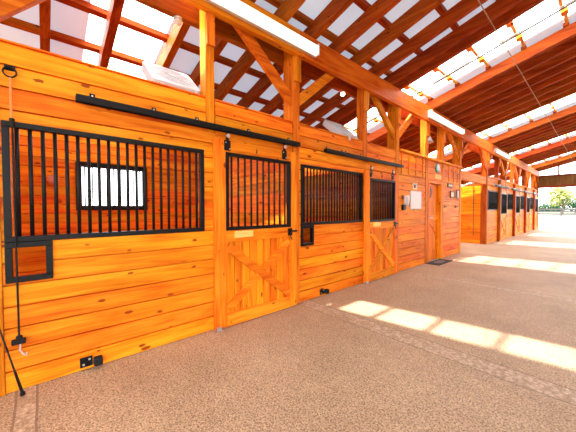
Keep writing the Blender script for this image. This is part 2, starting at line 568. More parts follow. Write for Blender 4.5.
# interior of the stalls: partitions and back wall
for y in (-0.40, 2.76, 5.77):
    struct('partition', planks(MB(), XB + 0.06, XW - 0.16, 0, 2.35, face=y, along='x', pitch=0.165), M['plankX'])
struct('partition', planks(MB(), XB + 0.06, XW - 0.16, 0, 2.66, face=9.80, along='x', pitch=0.165), M['plankX'])
struct('partition', planks(MB(), XB + 0.06, XW - 0.16, 0, 2.30, face=12.92, along='x', pitch=0.165), M['plankX'])
for y in (16.05, 19.15, 22.25):
    struct('partition', planks(MB(), XB + 0.06, XW - 0.16, 0, 2.30, face=y, along='x', pitch=0.165), M['plankX'])
WIN = [(0.50, 1.66, 1.41, 2.26), (3.9, 5.0, 1.41, 2.26), (14.0, 15.1, 1.41, 2.26), (17.1, 18.2, 1.41, 2.26), (20.2, 21.3, 1.41, 2.26), (23.3, 24.4, 1.41, 2.26)]
struct('wall_back', planks(MB(), YA, 9.85, 0, 2.86, WIN[:2], face=XB, pitch=0.165), M['plankY'])
struct('wall_back', planks(MB(), 12.9, YE, 0, 2.86, WIN[2:], face=XB, pitch=0.165), M['plankY'])

mb = MB().box(3.62, 3.65, 2.2, 14.5, 0, 4.0)  # unseen wall added to cut side light; its open ends let light in
for k in range(24):
    mb.box(3.59, 3.619, 2.2, 14.5, 0.165 * k + 0.006, 0.165 * (k + 1) - 0.006)
struct('wall_right', mb, M['plankY'])

# ------------------------------------------------------------------ grilles
def bars(y0, y1, n, z0, z1, x, name, parent, r=0.011):
    for k in range(n):
        y = y0 + (y1 - y0) * (k + 0.5) / n
        MB().tube([(x, y, z0), (x, y, z1)], r, 8).build(name, M['black'], parent, smooth=True)

def frame_mb(mb, x0, x1, y0, y1, z0, z1, w=0.04, bottom=True):
    mb.box(x0, x1, y0, y1, z1 - w, z1)
    if bottom:
        mb.box(x0, x1, y0, y1, z0, z0 + w)
    mb.box(x0, x1, y0, y0 + w, z0 + (w if bottom else 0), z1 - w)
    mb.box(x0, x1, y1 - w, y1, z0 + (w if bottom else 0), z1 - w)
    return mb

def stall_grille(y0, y1, label, n, feed=True, group=None, x=XW, z0=1.15, z1=2.06):
    t = thing('stall_grille', label, 'grille', (x, (y0 + y1) / 2, z0), group)
    frame_mb(MB(), x - 0.034, x + 0.018, y0 + 0.001, y1 - 0.001, z0 + 0.001, z1 - 0.001, 0.042).build('frame', M['black'], t, bevel=0.004)
    bars(y0 + 0.045, y1 - 0.045, n, z0 + 0.04, z1 - 0.04, x - 0.008, 'bar', t, 0.0135)
    if feed:
        frame_mb(MB(), x - 0.034, x + 0.020, y0 + 0.001, y0 + FEED - 0.001, 0.841, z0, 0.042).build('feed_opening', M['black'], t, bevel=0.004)
    return t
stall_grille(-0.22, 1.355, 'wide black barred grille with feed opening in the nearest stall front', 20, group='black stall grilles')
stall_grille(2.86, 4.455, 'wide black barred grille with feed opening between the two sliding doors', 21, group='black stall grilles')

# windows in the back wall (black barred frames)
for k, (a, b, z0, z1) in enumerate(WIN):
    w = struct(f'window_{k + 1}', frame_mb(MB(), XB - 0.05, XB + 0.04, a - 0.03, b + 0.03, z0 - 0.03, z1 + 0.03, 0.09), M['black'])
    bars(a + 0.05, b - 0.05, 9, z0 + 0.05, z1 - 0.05, XB, 'bar', w, 0.012)

# ------------------------------------------------------------------ sliding doors
def sliding_door(y0, y1, ztop, label, group, plate=True, x=-2.93, ng=11, wide=True):
    xf = x + 0.05
    yl, yr = y0 + 0.145, y1 - 0.13
    zg0, zg1 = 1.16, ztop - 0.15
    t = thing('sliding_door', label, 'door', ((x + xf) / 2, (y0 + y1) / 2, 0.015), group)
    B = lambda n, *a, m='plankZ', bev=0.003: MB().box(*a).build(n, M[m], t, bevel=bev)
    B('stile', x, xf, y0, yl, 0.016, ztop)
    B('stile', x, xf, yr, y1, 0.016, ztop)
    B('top_rail', x, xf, yl, yr, zg1 + 0.0, ztop, m='plankY')
    B('middle_rail', x, xf, yl, yr, 1.01, zg0, m='plankY')
    B('bottom_rail', x, xf, yl, yr, 0.016, 0.165, m='plankY')
    pm = MB()
    n = 9
    for k in range(n):
        a = yl + (yr - yl) * k / n
        b = yl + (yr - yl) * (k + 1) / n
        pm.box(x + 0.010, x + 0.024, a + 0.005, b - 0.005, 0.165, 1.01)
    pm.box(x + 0.000, x + 0.006, yl, yr, 0.165, 1.01)
    pm.build('panel', M['plankZ'], t)
    # X brace
    c0, c1 = 0.165, 1.01
    w = 0.048
    def diag(za, zb, xa, xb):
        d = Vector((0, yr - yl, zb - za)).normalized()
        nrm = Vector((0, -d.z, d.y)) * w
        e = d * 0.012
        p, q = Vector((xa, yl, za)) + e, Vector((xa, yr, zb)) - e
        return MB().poly_prism([p - nrm, q - nrm, q + nrm, p + nrm], (xb - xa, 0, 0))
    diag(c1 - 0.045, c0 + 0.045, x + 0.027, xf - 0.001).build('cross_brace', M['plankY'], t, bevel=0.002)
    diag(c0 + 0.045, c1 - 0.045, x + 0.027, xf - 0.0015).build('cross_brace', M['plankY'], t, bevel=0.002)
    g = frame_mb(MB(), x + 0.004, xf + 0.012, yl - 0.012, yr + 0.012, zg0 - 0.012, zg1 + 0.012, 0.04).build('grille', M['black'], t, bevel=0.003)
    bars(yl + 0.03, yr - 0.03, ng, zg0 + 0.02, zg1 - 0.02, x + 0.03, 'bar', g, 0.013)
    for yy in (y0 + 0.15, y1 - 0.24):
        h = MB().box(xf + 0.001, xf + 0.012, yy - 0.035, yy + 0.045, ztop - 0.12, ztop - 0.005).box(xf + 0.001, xf + 0.016, yy - 0.012, yy + 0.022, ztop - 0.02, ztop + 0.09).build('hanger', M['black'], t, bevel=0.002)
        MB().tube([(xf + 0.017, yy + 0.005, ztop + 0.045), (xf + 0.034, yy + 0.005, ztop + 0.045)], 0.024, 12).build('wheel', M['steel'], h)
        for by, bz in ((yy - 0.018, ztop - 0.03), (yy + 0.03, ztop - 0.1)):
            MB().tube([(xf + 0.0125, by, bz), (xf + 0.017, by, bz)], 0.008, 8).build('bolt', M['steel'], h)
    l = MB().box(xf + 0.001, xf + 0.014, yr - 0.04, yr + 0.035, 1.03, 1.13).box(xf + 0.001, xf + 0.02, yr - 0.01, yr + 0.125, 1.075, 1.10).build('latch', M['black'], t, bevel=0.003)
    MB().tube([(xf + 0.02, yr - 0.005, 1.04), (xf + 0.03, yr - 0.005, 1.0), (xf + 0.02, yr + 0.02, 0.975)], 0.008, 6).build('latch_handle', M['black'], l)
    if plate:
        MB().box(xf + 0.001, xf + 0.014, yl + 0.10, yl + 0.36, 1.055, 1.135).build('name_board', M['pale_wood_and_glare'], t, bevel=0.002)
        MB().tube([(xf + 0.001, (y0 + y1) / 2 - 0.07, ztop - 0.095), (xf + 0.018, (y0 + y1) / 2 - 0.07, ztop - 0.095), (xf + 0.022, (y0 + y1) / 2 - 0.07, ztop - 0.07), (xf + 0.012, (y0 + y1) / 2 - 0.07, ztop - 0.055)], 0.006, 6).build('hook', M['black'], t)
    MB().box(x + 0.005, xf + 0.03, y0, y0 + 0.06, 0.0, 0.015).box(xf + 0.008, xf + 0.022, y0, y0 + 0.06, 0.0, 0.05).build('floor_guide', M['steel'], t, bevel=0.002)
    return t
sliding_door(1.455, 2.715, 2.195, 'nearest sliding stall door with cross bracing and black barred top', 'sliding stall doors', ng=10)
sliding_door(4.475, 5.68, 2.115, 'second sliding stall door with cross bracing, just before the white wall telephone', 'sliding stall doors', ng=13)

def door_track(y0, y1, z, label, at):
    t = thing('door_track', label, 'track', (XW + 0.08, (y0 + y1) / 2, z), 'black door tracks')
    # box rail open at the bottom
    MB().box(-2.905, -2.845, y0, y1, z + 0.05, z + 0.058).box(-2.905, -2.899, y0, y1, z, z + 0.05).box(-2.851, -2.845, y0, y1, z, z + 0.05).build('rail', M['black'], t, bevel=0.002)
    for y in at:
        b = MB().box(XW + 0.001, XW + 0.006, y - 0.02, y + 0.02, z + 0.05, z + 0.115).box(XW + 0.001, -2.87, y - 0.02, y + 0.02, z + 0.059, z + 0.064).build('bracket', M['black'], t)
        MB().tube([(XW + 0.006, y, z + 0.095), (XW + 0.012, y, z + 0.095)], 0.008, 8).build('bolt', M['steel'], b)
    return t
door_track(0.22, 2.76, 2.285, 'black sliding door track above the nearest barred opening', (0.34, 0.84, 1.28, 1.95, 2.62))
door_track(3.33, 5.87, 2.285, 'black sliding door track above the second barred opening', (3.45, 3.95, 4.40, 5.05, 5.64))

# door stops at the foot of the wall
for y, lb in ((0.26, 'black bolted bracket with rubber bumper at the foot of the nearest stall wall'), (3.33, 'black bracket with bumper at the wall foot between the sliding doors')):
    t = thing('door_stop', lb, 'door stop', (XW + 0.02, y + 0.05, 0.03), 'floor level door stops')
    pl = MB().box(XW + 0.001, XW + 0.012, y - 0.045, y + 0.045, 0.03, 0.115).build('plate', M['black'], t, bevel=0.003)
    for by, bz in ((y - 0.02, 0.055), (y + 0.022, 0.092)):
        MB().tube([(XW + 0.012, by, bz), (XW + 0.017, by, bz)], 0.009, 8).build('bolt', M['steel'], pl)
    MB().box(XW + 0.001, XW + 0.07, y + 0.05, y + 0.115, 0.03, 0.10).build('bumper', M['rubber'], t, bevel=0.012)

# ------------------------------------------------------------------ near wall hardware
t = thing('tie_ring', 'black iron tie ring screwed high on the nearest stall wall', 'tie ring', (XW, -0.165, 2.40))
MB().box(XW + 0.001, XW + 0.010, -0.195, -0.135, 2.435, 2.475).tube([(XW + 0.014, -0.165, 2.47), (XW + 0.014, -0.165, 2.44)], 0.012, 8).box(XW + 0.008, XW + 0.018, -0.185, -0.145, 2.445, 2.460).build('plate', M['black'], t, bevel=0.003)
MB().tube([(XW + 0.022, -0.165 + 0.036 * math.sin(a), 2.418 + 0.036 * math.cos(a)) for a in [2 * math.pi * k / 18 for k in range(18)]], 0.006, 6, closed=True).build('ring', M['black'], t, smooth=True)
t = thing('cross_tie', 'orange rope cross tie with black cord hanging down the nearest stall wall', 'cross tie', (XW, -0.16, 0.27))
MB().tube([(XW + 0.026, -0.163, 2.375), (XW + 0.030, -0.162, 2.2), (XW + 0.032, -0.160, 2.075)], 0.008, 6).build('rope', M['rope'], t)
MB().tube([(XW + 0.032, -0.160, 2.075), (XW + 0.036, -0.158, 2.01)], [0.016, 0.013], 8).tube([(XW + 0.036, -0.158, 2.01), (XW + 0.036, -0.155, 1.2), (XW + 0.034, -0.152, 0.44)], 0.0065, 6).build('cord', M['rubber'], t)
MB().tube([(XW + 0.034, -0.152, 0.44), (XW + 0.034, -0.150, 0.405)], 0.02, 8).box(XW + 0.018, XW + 0.05, -0.195, -0.115, 0.375, 0.415).build('clamp', M['rubber'], t, bevel=0.006)
MB().tube([(XW + 0.034, -0.145, 0.375), (XW + 0.036, -0.150, 0.33), (XW + 0.036, -0.132, 0.295), (XW + 0.036, -0.115, 0.275), (XW + 0.036, -0.112, 0.30)], 0.007, 6).build('snap_hook', M['steel'], t)
t = thing('riding_whip', 'thin black riding whip leaning against the left end of the stall wall', 'whip', (-2.84, -0.14, 0))
d = Vector((XW + 0.065, -0.275, 0.64)) - Vector((-2.84, -0.135, 0.012))
p0 = Vector((-2.84, -0.135, 0.012))
MB().tube([p0 + d * 0.30, p0 + d * 0.9, p0 + d * 1.55], [0.006, 0.005, 0.003], 6).build('shaft', M['rubber'], t)
MB().tube([p0, p0 + d * 0.03, p0 + d * 0.05, p0 + d * 0.30], [0.016, 0.016, 0.010, 0.008], 8).build('grip', M['black'], t)

t = thing('salt_lick', 'round pinkish salt lick on the back wall of the nearest stall', 'salt lick', (XB + 0.03, 0.15, 1.86))
MB().tube([(XB - 0.002, 0.15, 1.92), (XB + 0.03, 0.15, 1.92)], 0.05, 14).build('holder', M['rubber'], t)
MB().tube([(XB + 0.03, 0.15, 1.92), (XB + 0.08, 0.15, 1.92), (XB + 0.095, 0.15, 1.92)], [0.085, 0.085, 0.06], 20).build('block', M['salt'], t)

# ------------------------------------------------------------------ tack room doorway and its things
# deep frame
t = struct('door_1', MB().box(XW - 0.128, XW - 0.09, 7.47, 8.25, 0.012, 2.055), M['plankZ'])
mb = MB()
for k in range(6):
    a = 7.47 + 0.13 * k
    mb.box(XW - 0.089, XW - 0.076, a + 0.003, a + 0.127, 0.012, 2.055)
mb.build('boards', M['plankZ'], t)
arc = [(XW - 0.066, 7.50 + 0.72 * math.sin(a), 0.25 + 0.80 * math.cos(a)) for a in [R(90) * k / 12 for k in range(13)]]
mb = MB()
for p, q in zip(arc, arc[1:]):
    mb.bar(p, q, 0.018, 0.07, up=(0, (p[1] + q[1]) / 2 - 7.5 + 1e-4, (p[2] + q[2]) / 2 - 0.25))
mb.build('curved_brace', M['plankY'], t)
MB().box(XW - 0.075, XW - 0.055, 7.47, 8.25, 1.10, 1.22).build('middle_rail', M['plankY'], t)
MB().tube([(XW - 0.052, 7.60, 1.16), (XW - 0.028, 7.60, 1.16), (XW - 0.028, 7.78, 1.16)], 0.013, 8).build('handle', M['steel'], t)
MB().poly_prism([(XW - 0.075, 7.62 + 0.15 * math.cos(a), 1.83 + 0.17 * math.sin(a)) for a in [2 * math.pi * k / 20 for k in range(20)]], (0.03, 0, 0)).build('ornament', M['dark_wood'], t)
mb = MB()
mb.box(XW - 0.15, XW + 0.02, 7.385, 7.465, 0, 2.06)
mb.box(XW - 0.15, XW + 0.02, 8.255, 8.315, 0, 2.06)
mb.box(XW - 0.15, XW + 0.02, 7.385, 8.315, 2.06, 2.128)
struct('trim_3', mb, M['plankZ'], bevel=0.004)

t = thing('door_mat', 'dark door mat on the floor at the tack room doorway', 'mat', (-2.67, 7.9, 0))
MB().box(-2.94, -2.60, 7.25, 8.2, 0.001, 0.014).build('base', M['mat'], t, bevel=0.005)
MB().poly_prism([(-2.77 + 0.10 * math.cos(a), 7.72 + 0.26 * math.sin(a), 0.0142) for a in [2 * math.pi * k / 16 for k in range(16)]], (0, 0, 0.002)).build('printed_motif', M['mat_motif'], t)

o = thing('notice_board', 'blank white notice board on the tack room wall left of the doorway', 'notice board', (XW, 6.68, 1.40))
MB().box(XW + 0.001, XW + 0.018, 6.40, 6.96, 1.40, 1.81).build('panel', M['paper'], o, bevel=0.003)
frame_mb(MB(), XW + 0.001, XW + 0.024, 6.39, 6.97, 1.39, 1.82, 0.015).build('frame', M['grey_plastic'], o)
o = thing('framed_card', 'small pale framed card above the white notice board', 'picture', (XW, 6.61, 1.86))
frame_mb(MB(), XW + 0.001, XW + 0.02, 6.49, 6.76, 1.85, 2.01, 0.022).build('frame', M['pale_wood_and_glare'], o)
MB().box(XW + 0.001, XW + 0.012, 6.512, 6.738, 1.872, 1.988).build('card', M['grey_plastic'], o)
MB().poly_prism([(XW + 0.0125, 6.62 + 0.05 * math.cos(a), 1.93 + 0.045 * math.sin(a)) for a in [2 * math.pi * k / 14 for k in range(14)]], (0.002, 0, 0)).build('figure', M['dark_wood'], o)
o = thing('wall_telephone', 'white wall telephone with black cradle left of the notice board', 'telephone', (XW, 6.09, 1.36))
MB().box(XW - 0.002, XW + 0.05, 5.99, 6.11, 1.37, 1.49).build('base', M['black'], o, bevel=0.008)
MB().tube([(XW + 0.055, 6.13, 1.46), (XW + 0.075, 6.14, 1.52), (XW + 0.075, 6.15, 1.62), (XW + 0.055, 6.15, 1.69)], [0.032, 0.026, 0.03, 0.036], 10).build('handset', M['paper'], o, smooth=True)
MB().box(XW + 0.001, XW + 0.045, 6.09, 6.20, 1.49, 1.68).build('body', M['paper'], o, bevel=0.008)
MB().box(XW + 0.001, XW + 0.02, 5.99, 6.07, 1.62, 1.70).build('note', M['dark_wood'], o)

o = thing('oval_ornament', 'teal and white teardrop ornament above the tack room doorway', 'ornament', (XW, 7.97, 2.33))
pts = [(XW - 0.002, 7.96 + 0.11 * math.sin(a), 2.475 + 0.115 * math.cos(a) + (0.03 if abs(math.sin(a)) < 0.3 and math.cos(a) > 0 else 0)) for a in [2 * math.pi * k / 24 for k in range(24)]]
MB().poly_prism(pts, (0.03, 0, 0)).build('back', M['teal'], o, bevel=0.004)
pts = [(XW + 0.029, 7.985 + 0.08 * math.sin(a), 2.50 + 0.085 * math.cos(a)) for a in [2 * math.pi * k / 20 for k in range(20)]]
MB().poly_prism(pts, (0.01, 0, 0)).build('face', M['paper'], o)
pts = [(XW + 0.040, 8.04 + 0.06 * math.sin(a), 2.45 + 0.045 * math.cos(a)) for a in [2 * math.pi * k / 16 for k in range(16)]]
MB().poly_prism(pts, (0.006, 0, 0)).build('motif', M['pink'], o)
o = MB().box(XW - 0.002, XW + 0.02, 7.80, 8.24, 2.20, 2.315).build('wooden_plaque', M['pale_wood_and_glare'], bevel=0.004)
tag(o, 'pale brown wooden plaque under the teal ornament above the doorway', 'plaque')
o = thing('dark_plaque', 'wide dark wooden plaque, highest one right of the tack room doorway', 'plaque', (XW, 8.94, 2.02))
MB().box(XW - 0.002, XW + 0.02, 8.74, 9.16, 2.02, 2.13).build('board', M['dark_wood'], o, bevel=0.004)
MB().box(XW + 0.021, XW + 0.024, 8.79, 9.11, 2.045, 2.105).build('plate', M['bronze'], o)
o = thing('framed_plaque', 'squarish dark framed plaque right of the tack room doorway', 'plaque', (XW, 9.14, 1.73))
frame_mb(MB(), XW + 0.001, XW + 0.025, 8.96, 9.34, 1.72, 1.92, 0.035).build('frame', M['dark_wood'], o, bevel=0.003)
MB().box(XW + 0.001, XW + 0.014, 8.995, 9.305, 1.755, 1.885).build('plate', M['bronze'], o)
o = thing('narrow_sign', 'tall narrow white sign with dark edge near the tack room corner', 'sign', (XW, 9.56, 1.72))
MB().box(XW + 0.001, XW + 0.016, 9.47, 9.66, 1.71, 1.97).build('backing', M['dark_wood'], o, bevel=0.003)
MB().box(XW + 0.017, XW + 0.021, 9.55, 9.645, 1.735, 1.945).build('face', M['paper'], o)
for y, lb in ((8.52, 'dark coat hook beside the right jamb of the tack room doorway'), (9.42, 'dark double coat hook beneath the narrow white sign')):
    o = thing('coat_hook', lb, 'hook', (XW, y, 1.42), 'coat hooks on the tack room wall')
    MB().box(XW - 0.002, XW + 0.012, y - 0.05, y + 0.05, 1.42, 1.50).build('plate', M['dark_wood'], o, bevel=0.003)
    MB().tube([(XW + 0.012, y, 1.46), (XW + 0.05, y, 1.44), (XW + 0.06, y, 1.48)], 0.010, 6).build('prong', M['black'], o)

# ------------------------------------------------------------------ far stall row
x2 = XW
G2 = [(BLOCK2[2 * k][1] + 0.03, BLOCK2[2 * k + 1][0] - 0.03) for k in range(4)]
for k in range(4):
    y0, y1 = BLOCK2[2 * k][1], BLOCK2[2 * k + 1][0]
    g0, g1 = G2[k]
    struct('wall_left', planks(MB(), y0 + 0.002, y1 - 0.002, 0, 2.62, [(g0, g1, 1.33, 2.12)]), M['plankY'])
    stall_grille(g0, g1, f'black barred grille of the {ORD[k]} stall in the far row', 17, feed=False, group='grilles of the far stall row', z0=1.33, z1=2.12)
    d0, d1 = BLOCK2[2 * k + 1][1], BLOCK2[2 * k + 2][0]
    struct('wall_left', planks(MB(), d0 + 0.002, d1 - 0.002, 2.145, 2.62, base=1.98), M['plankY'])
    sliding_door(d0 + 0.005, d1 + 0.1 if k < 3 else d1 - 0.005, 2.2, f'sliding stall door with cross bracing, {ORD[k]} in the far row', 'sliding doors of the far stall row', plate=False, ng=9)
    t = thing('door_track', f'sliding door track over the {ORD[k]} door of the far row', 'track', (XW + 0.12, y1, 2.30), 'tracks of the far stall row')
    MB().box(XW + 0.105, XW + 0.16, y1 - 1.0, d1 + 0.05, 2.29, 2.35).build('rail', M['black'], t, bevel=0.003)
    for q in range(4):
        yy = y1 - 0.9 + q * 0.75
        MB().box(XW + 0.02, XW + 0.12, yy, yy + 0.05, 2.352, 2.42).build('bracket', M['grey_plastic'], t)
    # cap board over the far row
    struct('trim_4', MB().box(XW - 0.015, XW + 0.03, y0 + 0.002, d1 - 0.002, 2.625, 2.67), M['plankY'])
t = thing('lead_rope', 'dark lead rope hanging on the pale end wall of the far stalls', 'rope', (-3.38, 12.9, 0.3))
MB().tube([(-3.38, 12.905, 2.14), (-3.38, 12.905, 2.09)], 0.02, 8).build('hook', M['black'], t)
MB().tube([(-3.38, 12.892, 2.12), (-3.385, 12.896, 1.4), (-3.38, 12.896, 0.7), (-3.375, 12.896, 0.3)], 0.011, 6).build('rope', M['cord'], t)

# ------------------------------------------------------------------ roof
def roof_slab(mb, y0, y1, x0, x1, z_off, thick):
    mb.hexa([(x0, y0, zr(x0) + z_off), (x1, y0, zr(x1) + z_off), (x1, y1, zr(x1) + z_off), (x0, y1, zr(x0) + z_off),
             (x0, y0, zr(x0) + z_off + thick), (x1, y0, zr(x1) + z_off + thick), (x1, y1, zr(x1) + z_off + thick), (x0, y1, zr(x0) + z_off + thick)])
    return mb
XE = -7.1
edges = [YA - 0.2] + [e for s in SKY for e in s] + [YE + 0.2]
for k in range(0, len(edges), 2):
    struct('ceiling', roof_slab(MB(), edges[k] - (0.0 if k == 0 else 0.02 if k == 2 else 0.18), edges[k + 1] + 0.02, XE, RIDGE, RD + PD, 0.05), M['roofing'])  # sheets lapped over the skylight ends to keep sun off the next rafter
for k, (a, b) in enumerate(SKY):
    struct(f'window_{k + 7}', roof_slab(MB(), a + 0.02, b - (0.02 if k == 0 else 0.18), XE, RIDGE, RD + PD + 0.01, 0.012), M['skylight'])
struct('ceiling', roof_slab(MB(), 11.13, 11.75, XE, -3.25, RD + PD + 0.0005, 0.008), M['roofing'])  # extra sheet added under the third skylight to keep sun off the end wall
# other half of the roof, over the far side of the aisle
def zr2(x):
    return zr(RIDGE) - S * (x - RIDGE)
mb = MB()
x0, x1 = RIDGE, 5.0
mb.hexa([(x0, YA - .2, zr2(x0) + RD + PD), (x1, YA - .2, zr2(x1) + RD + PD), (x1, YE + .2, zr2(x1) + RD + PD), (x0, YE + .2, zr2(x0) + RD + PD),
         (x0, YA - .2, zr2(x0) + RD + PD + .05), (x1, YA - .2, zr2(x1) + RD + PD + .05), (x1, YE + .2, zr2(x1) + RD + PD + .05), (x0, YE + .2, zr2(x0) + RD + PD + .05)])
struct('ceiling', mb, M['roofing'])

# rafters
raf = []
y = 0.07
near = [0.06, 0.69, 1.42, 1.96, 2.50, 3.08, 3.66, 4.25, 4.86, 5.42, 5.755]
raf += [(v, 0.095) for v in near]
for k in range(1, len(SKY)):
    p, q = SKY[k][1] + 0.08, (SKY[k + 1][0] - 0.045 if k + 1 < len(SKY) else YE + 0.05)
    n = round((q - p) / 0.5)
    raf += [(p + (q - p) * j / n, 0.095) for j in range(n + 1)]
cnt = {}
for y, w in raf:
    mb = MB()
    a, b = y - w / 2, y + w / 2
    x0, x1 = XE, RIDGE - 0.03
    mb.hexa([(x0, a, zr(x0)), (x1, a, zr(x1)), (x1, b, zr(x1)), (x0, b, zr(x0)), (x0, a, zr(x0) + RD), (x1, a, zr(x1) + RD), (x1, b, zr(x1) + RD), (x0, b, zr(x0) + RD)])
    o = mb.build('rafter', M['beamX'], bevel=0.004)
    if y < 1.5:
        lb = f'sloping roof rafter around the near skylight, {ORD[[0.06, 0.69, 1.42].index(y)]} from the left'
    else:
        j = max(i for i, s in enumerate(SKY) if s[1] - 0.1 < y)
        cnt[j] = cnt.get(j, 0) + 1
        lb = f'sloping brown roof rafter, {ORD[cnt[j] - 1]} beyond the {SKYN[j]} skylight'
    tag(o, lb, 'rafter', 'rafters of the barn roof')
MB_ = MB().box(RIDGE - 0.025, RIDGE + 0.025, YA, YE, zr(RIDGE) - 0.02, zr(RIDGE) + RD + PD + 0.02)
tag(MB_.build('ridge_board', M['beamY']), 'long ridge board at the peak of the barn roof', 'beam')

# purlins
def purlin_bar(x, a, b, dz=0.0, w=0.075, h=PD - 0.004):
    mb = MB()
    z = lambda q: zr(q) + RD + 0.001 + dz
    mb.hexa([(x, a, z(x)), (x + w, a, z(x + w)), (x + w, b, z(x + w)), (x, b, z(x)), (x, a, z(x) + h), (x + w, a, z(x + w) + h), (x + w, b, z(x + w) + h), (x, b, z(x) + h)])
    return mb
lines = [-1.15 - 0.61 * k for k in range(-2, 10)]
bays = [(YA, SKY[0][0] - 0.40, 'before the near skylight'), (SKY[0][1], SKY[1][0], 'between near and second skylight'), (SKY[1][1], SKY[2][0], 'between second and third skylight'),
        (SKY[2][1], SKY[3][0], 'between third and fourth skylight'), (SKY[3][1], SKY[4][0], 'between fourth and farthest skylight'), (SKY[4][1], YE, 'beyond the farthest skylight')]
for i, x in enumerate(lines):
    for a, b, nm in bays:
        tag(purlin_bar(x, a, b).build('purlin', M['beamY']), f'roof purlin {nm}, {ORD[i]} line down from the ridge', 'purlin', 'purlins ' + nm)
    for k, (a, b) in enumerate(SKY):
        if k == 0:
            tag(purlin_bar(x, a - 0.38, b).build('purlin', M['beamY']), f'roof purlin across the near skylight, {ORD[i]} line down from the ridge', 'purlin', 'purlins across the near skylight')
            continue
        m = a + 0.40 + (b - a - 0.40) * 0.5
        for half, (p, q, c0, dx) in (('near', (a, m - 0.03, a + 0.36, 0.0)), ('far', (m + 0.03, b, m + 0.03, 0.03))):
            o = purlin_bar(x + dx, p, q, 0.034, 0.045, 0.030).build('purlin', M['pale_wood_and_glare'])  # pale colour stands in for skylight glare on the purlin
            c = purlin_bar(x + dx - 0.022, c0, c0 + 0.15, -0.02, 0.09, 0.053).build('unglared_end', M['plankY'])  # block added for the purlin end that glare leaves orange
            c.location = c.location - o.location
            c.parent = o
            tag(o, f'purlin painted pale with glare, {half} half of {SKYN[k]} skylight, {ORD[i]} down from the ridge', 'purlin', 'short purlins of the skylights')

# cables
def cable(name, pts, r, mat, lb):
    tag(MB().tube(pts, r, 6).build(name, mat), lb, 'cable')
for k, (q, lb) in enumerate(((6.42, 'taut black cable running up the slope under the second skylight'), (6.33, 'thin grey cable sagging beside the black one under the second skylight'))):
    pts = []
    for j in range(25):
        x = -6.6 + 6.85 * j / 24
        sag = (0.02 * math.sin(j * 0.9) if k else 0)
        pts.append((x, q + sag * 0.5, zr(x) + 0.05 - abs(sag)))
    cable('roof_cable', pts, 0.017 - 0.004 * k, M['cord'] if k == 0 else M['pale_cord'], lb)
cable('roof_cable', [(-1.22, -1.0 + 26.5 * j / 20, zr(-1.22) - 0.012 - 0.02 * abs(math.sin(j * 1.7))) for j in range(21)], 0.009, M['pale_cord'], 'thin pale cable running lengthwise under the rafters of the aisle roof')

# ------------------------------------------------------------------ lamps on the girder
def strip_light(y0, y1, lb):
    xa = XW + 0.0935
    t = thing('strip_light', lb, 'light', (xa + 0.04, (y0 + y1) / 2, 3.62), 'fluorescent strip lights on the girder')
    MB().box(xa, xa + 0.045, y0, y1, 3.63, 3.80).build('housing', M['white'], t, bevel=0.004)
    MB().poly_prism([(xa + 0.0455, y0 + 0.02, 3.635), (xa + 0.10, y0 + 0.02, 3.66), (xa + 0.10, y0 + 0.02, 3.76), (xa + 0.0455, y0 + 0.02, 3.795)], (0, y1 - y0 - 0.04, 0)).build('diffuser', M['tube'], t)
    for y in (y0, y1 - 0.019):
        MB().box(xa + 0.0455, xa + 0.104, y, y + 0.019, 3.632, 3.798).build('end_cap', M['grey_plastic'], t, bevel=0.003)
    for z in (3.70, 3.765):
        MB().tube([(xa + 0.101, y0 + 0.34 * (y1 - y0) - 0.045, z), (xa + 0.106, y0 + 0.34 * (y1 - y0) - 0.02, z + 0.012), (xa + 0.108, y0 + 0.34 * (y1 - y0), z - 0.004), (xa + 0.106, y0 + 0.34 * (y1 - y0) + 0.02, z + 0.01)], 0.007, 6).build('clip', M['black'], t)
strip_light(0.78, 3.06, 'white fluorescent strip light on the girder above the nearest sliding door')
strip_light(7.10, 9.55, 'white fluorescent strip light on the girder above the tack room')
strip_light(13.5, 15.9, 'white fluorescent strip light on the girder above the far stall row')
def jar_lamp(x, y, lb, lit):
    t = thing('jar_lamp', lb, 'lamp', (x, y, 3.40), 'jar lamps under the rear girder')
    MB().tube([(x, y, 3.549), (x, y, 3.53)], [0.045, 0.045], 14).build('base', M['grey_plastic'], t)
    MB().tube([(x, y, 3.53), (x, y, 3.51), (x, y, 3.49), (x, y, 3.475)], [0.035, 0.042, 0.036, 0.016], 14).build('bulb', M['bulb'] if lit else M['white'], t, smooth=True)
jar_lamp(-3.195, 1.18, 'unlit round jar lamp left of the post by the nearest fan', False)
jar_lamp(-3.195, 4.18, 'lit round bulb under the girder near the second fan', True)
t = thing('horn_speaker', 'small white horn hanging behind the post left of the tack room doorway', 'speaker', (-3.2, 7.9, 3.2))
MB().tube([(-3.2, 7.98, 3.549), (-3.2, 7.98, 3.44)], 0.02, 8).build('bracket', M['grey_plastic'], t)
MB().tube([(-3.2, 7.98, 3.44), (-3.2, 7.98, 3.38), (-3.2, 7.98, 3.28), (-3.2, 7.98, 3.22)], [0.04, 0.07, 0.11, 0.15], 16).build('horn', M['white'], t, smooth=True)

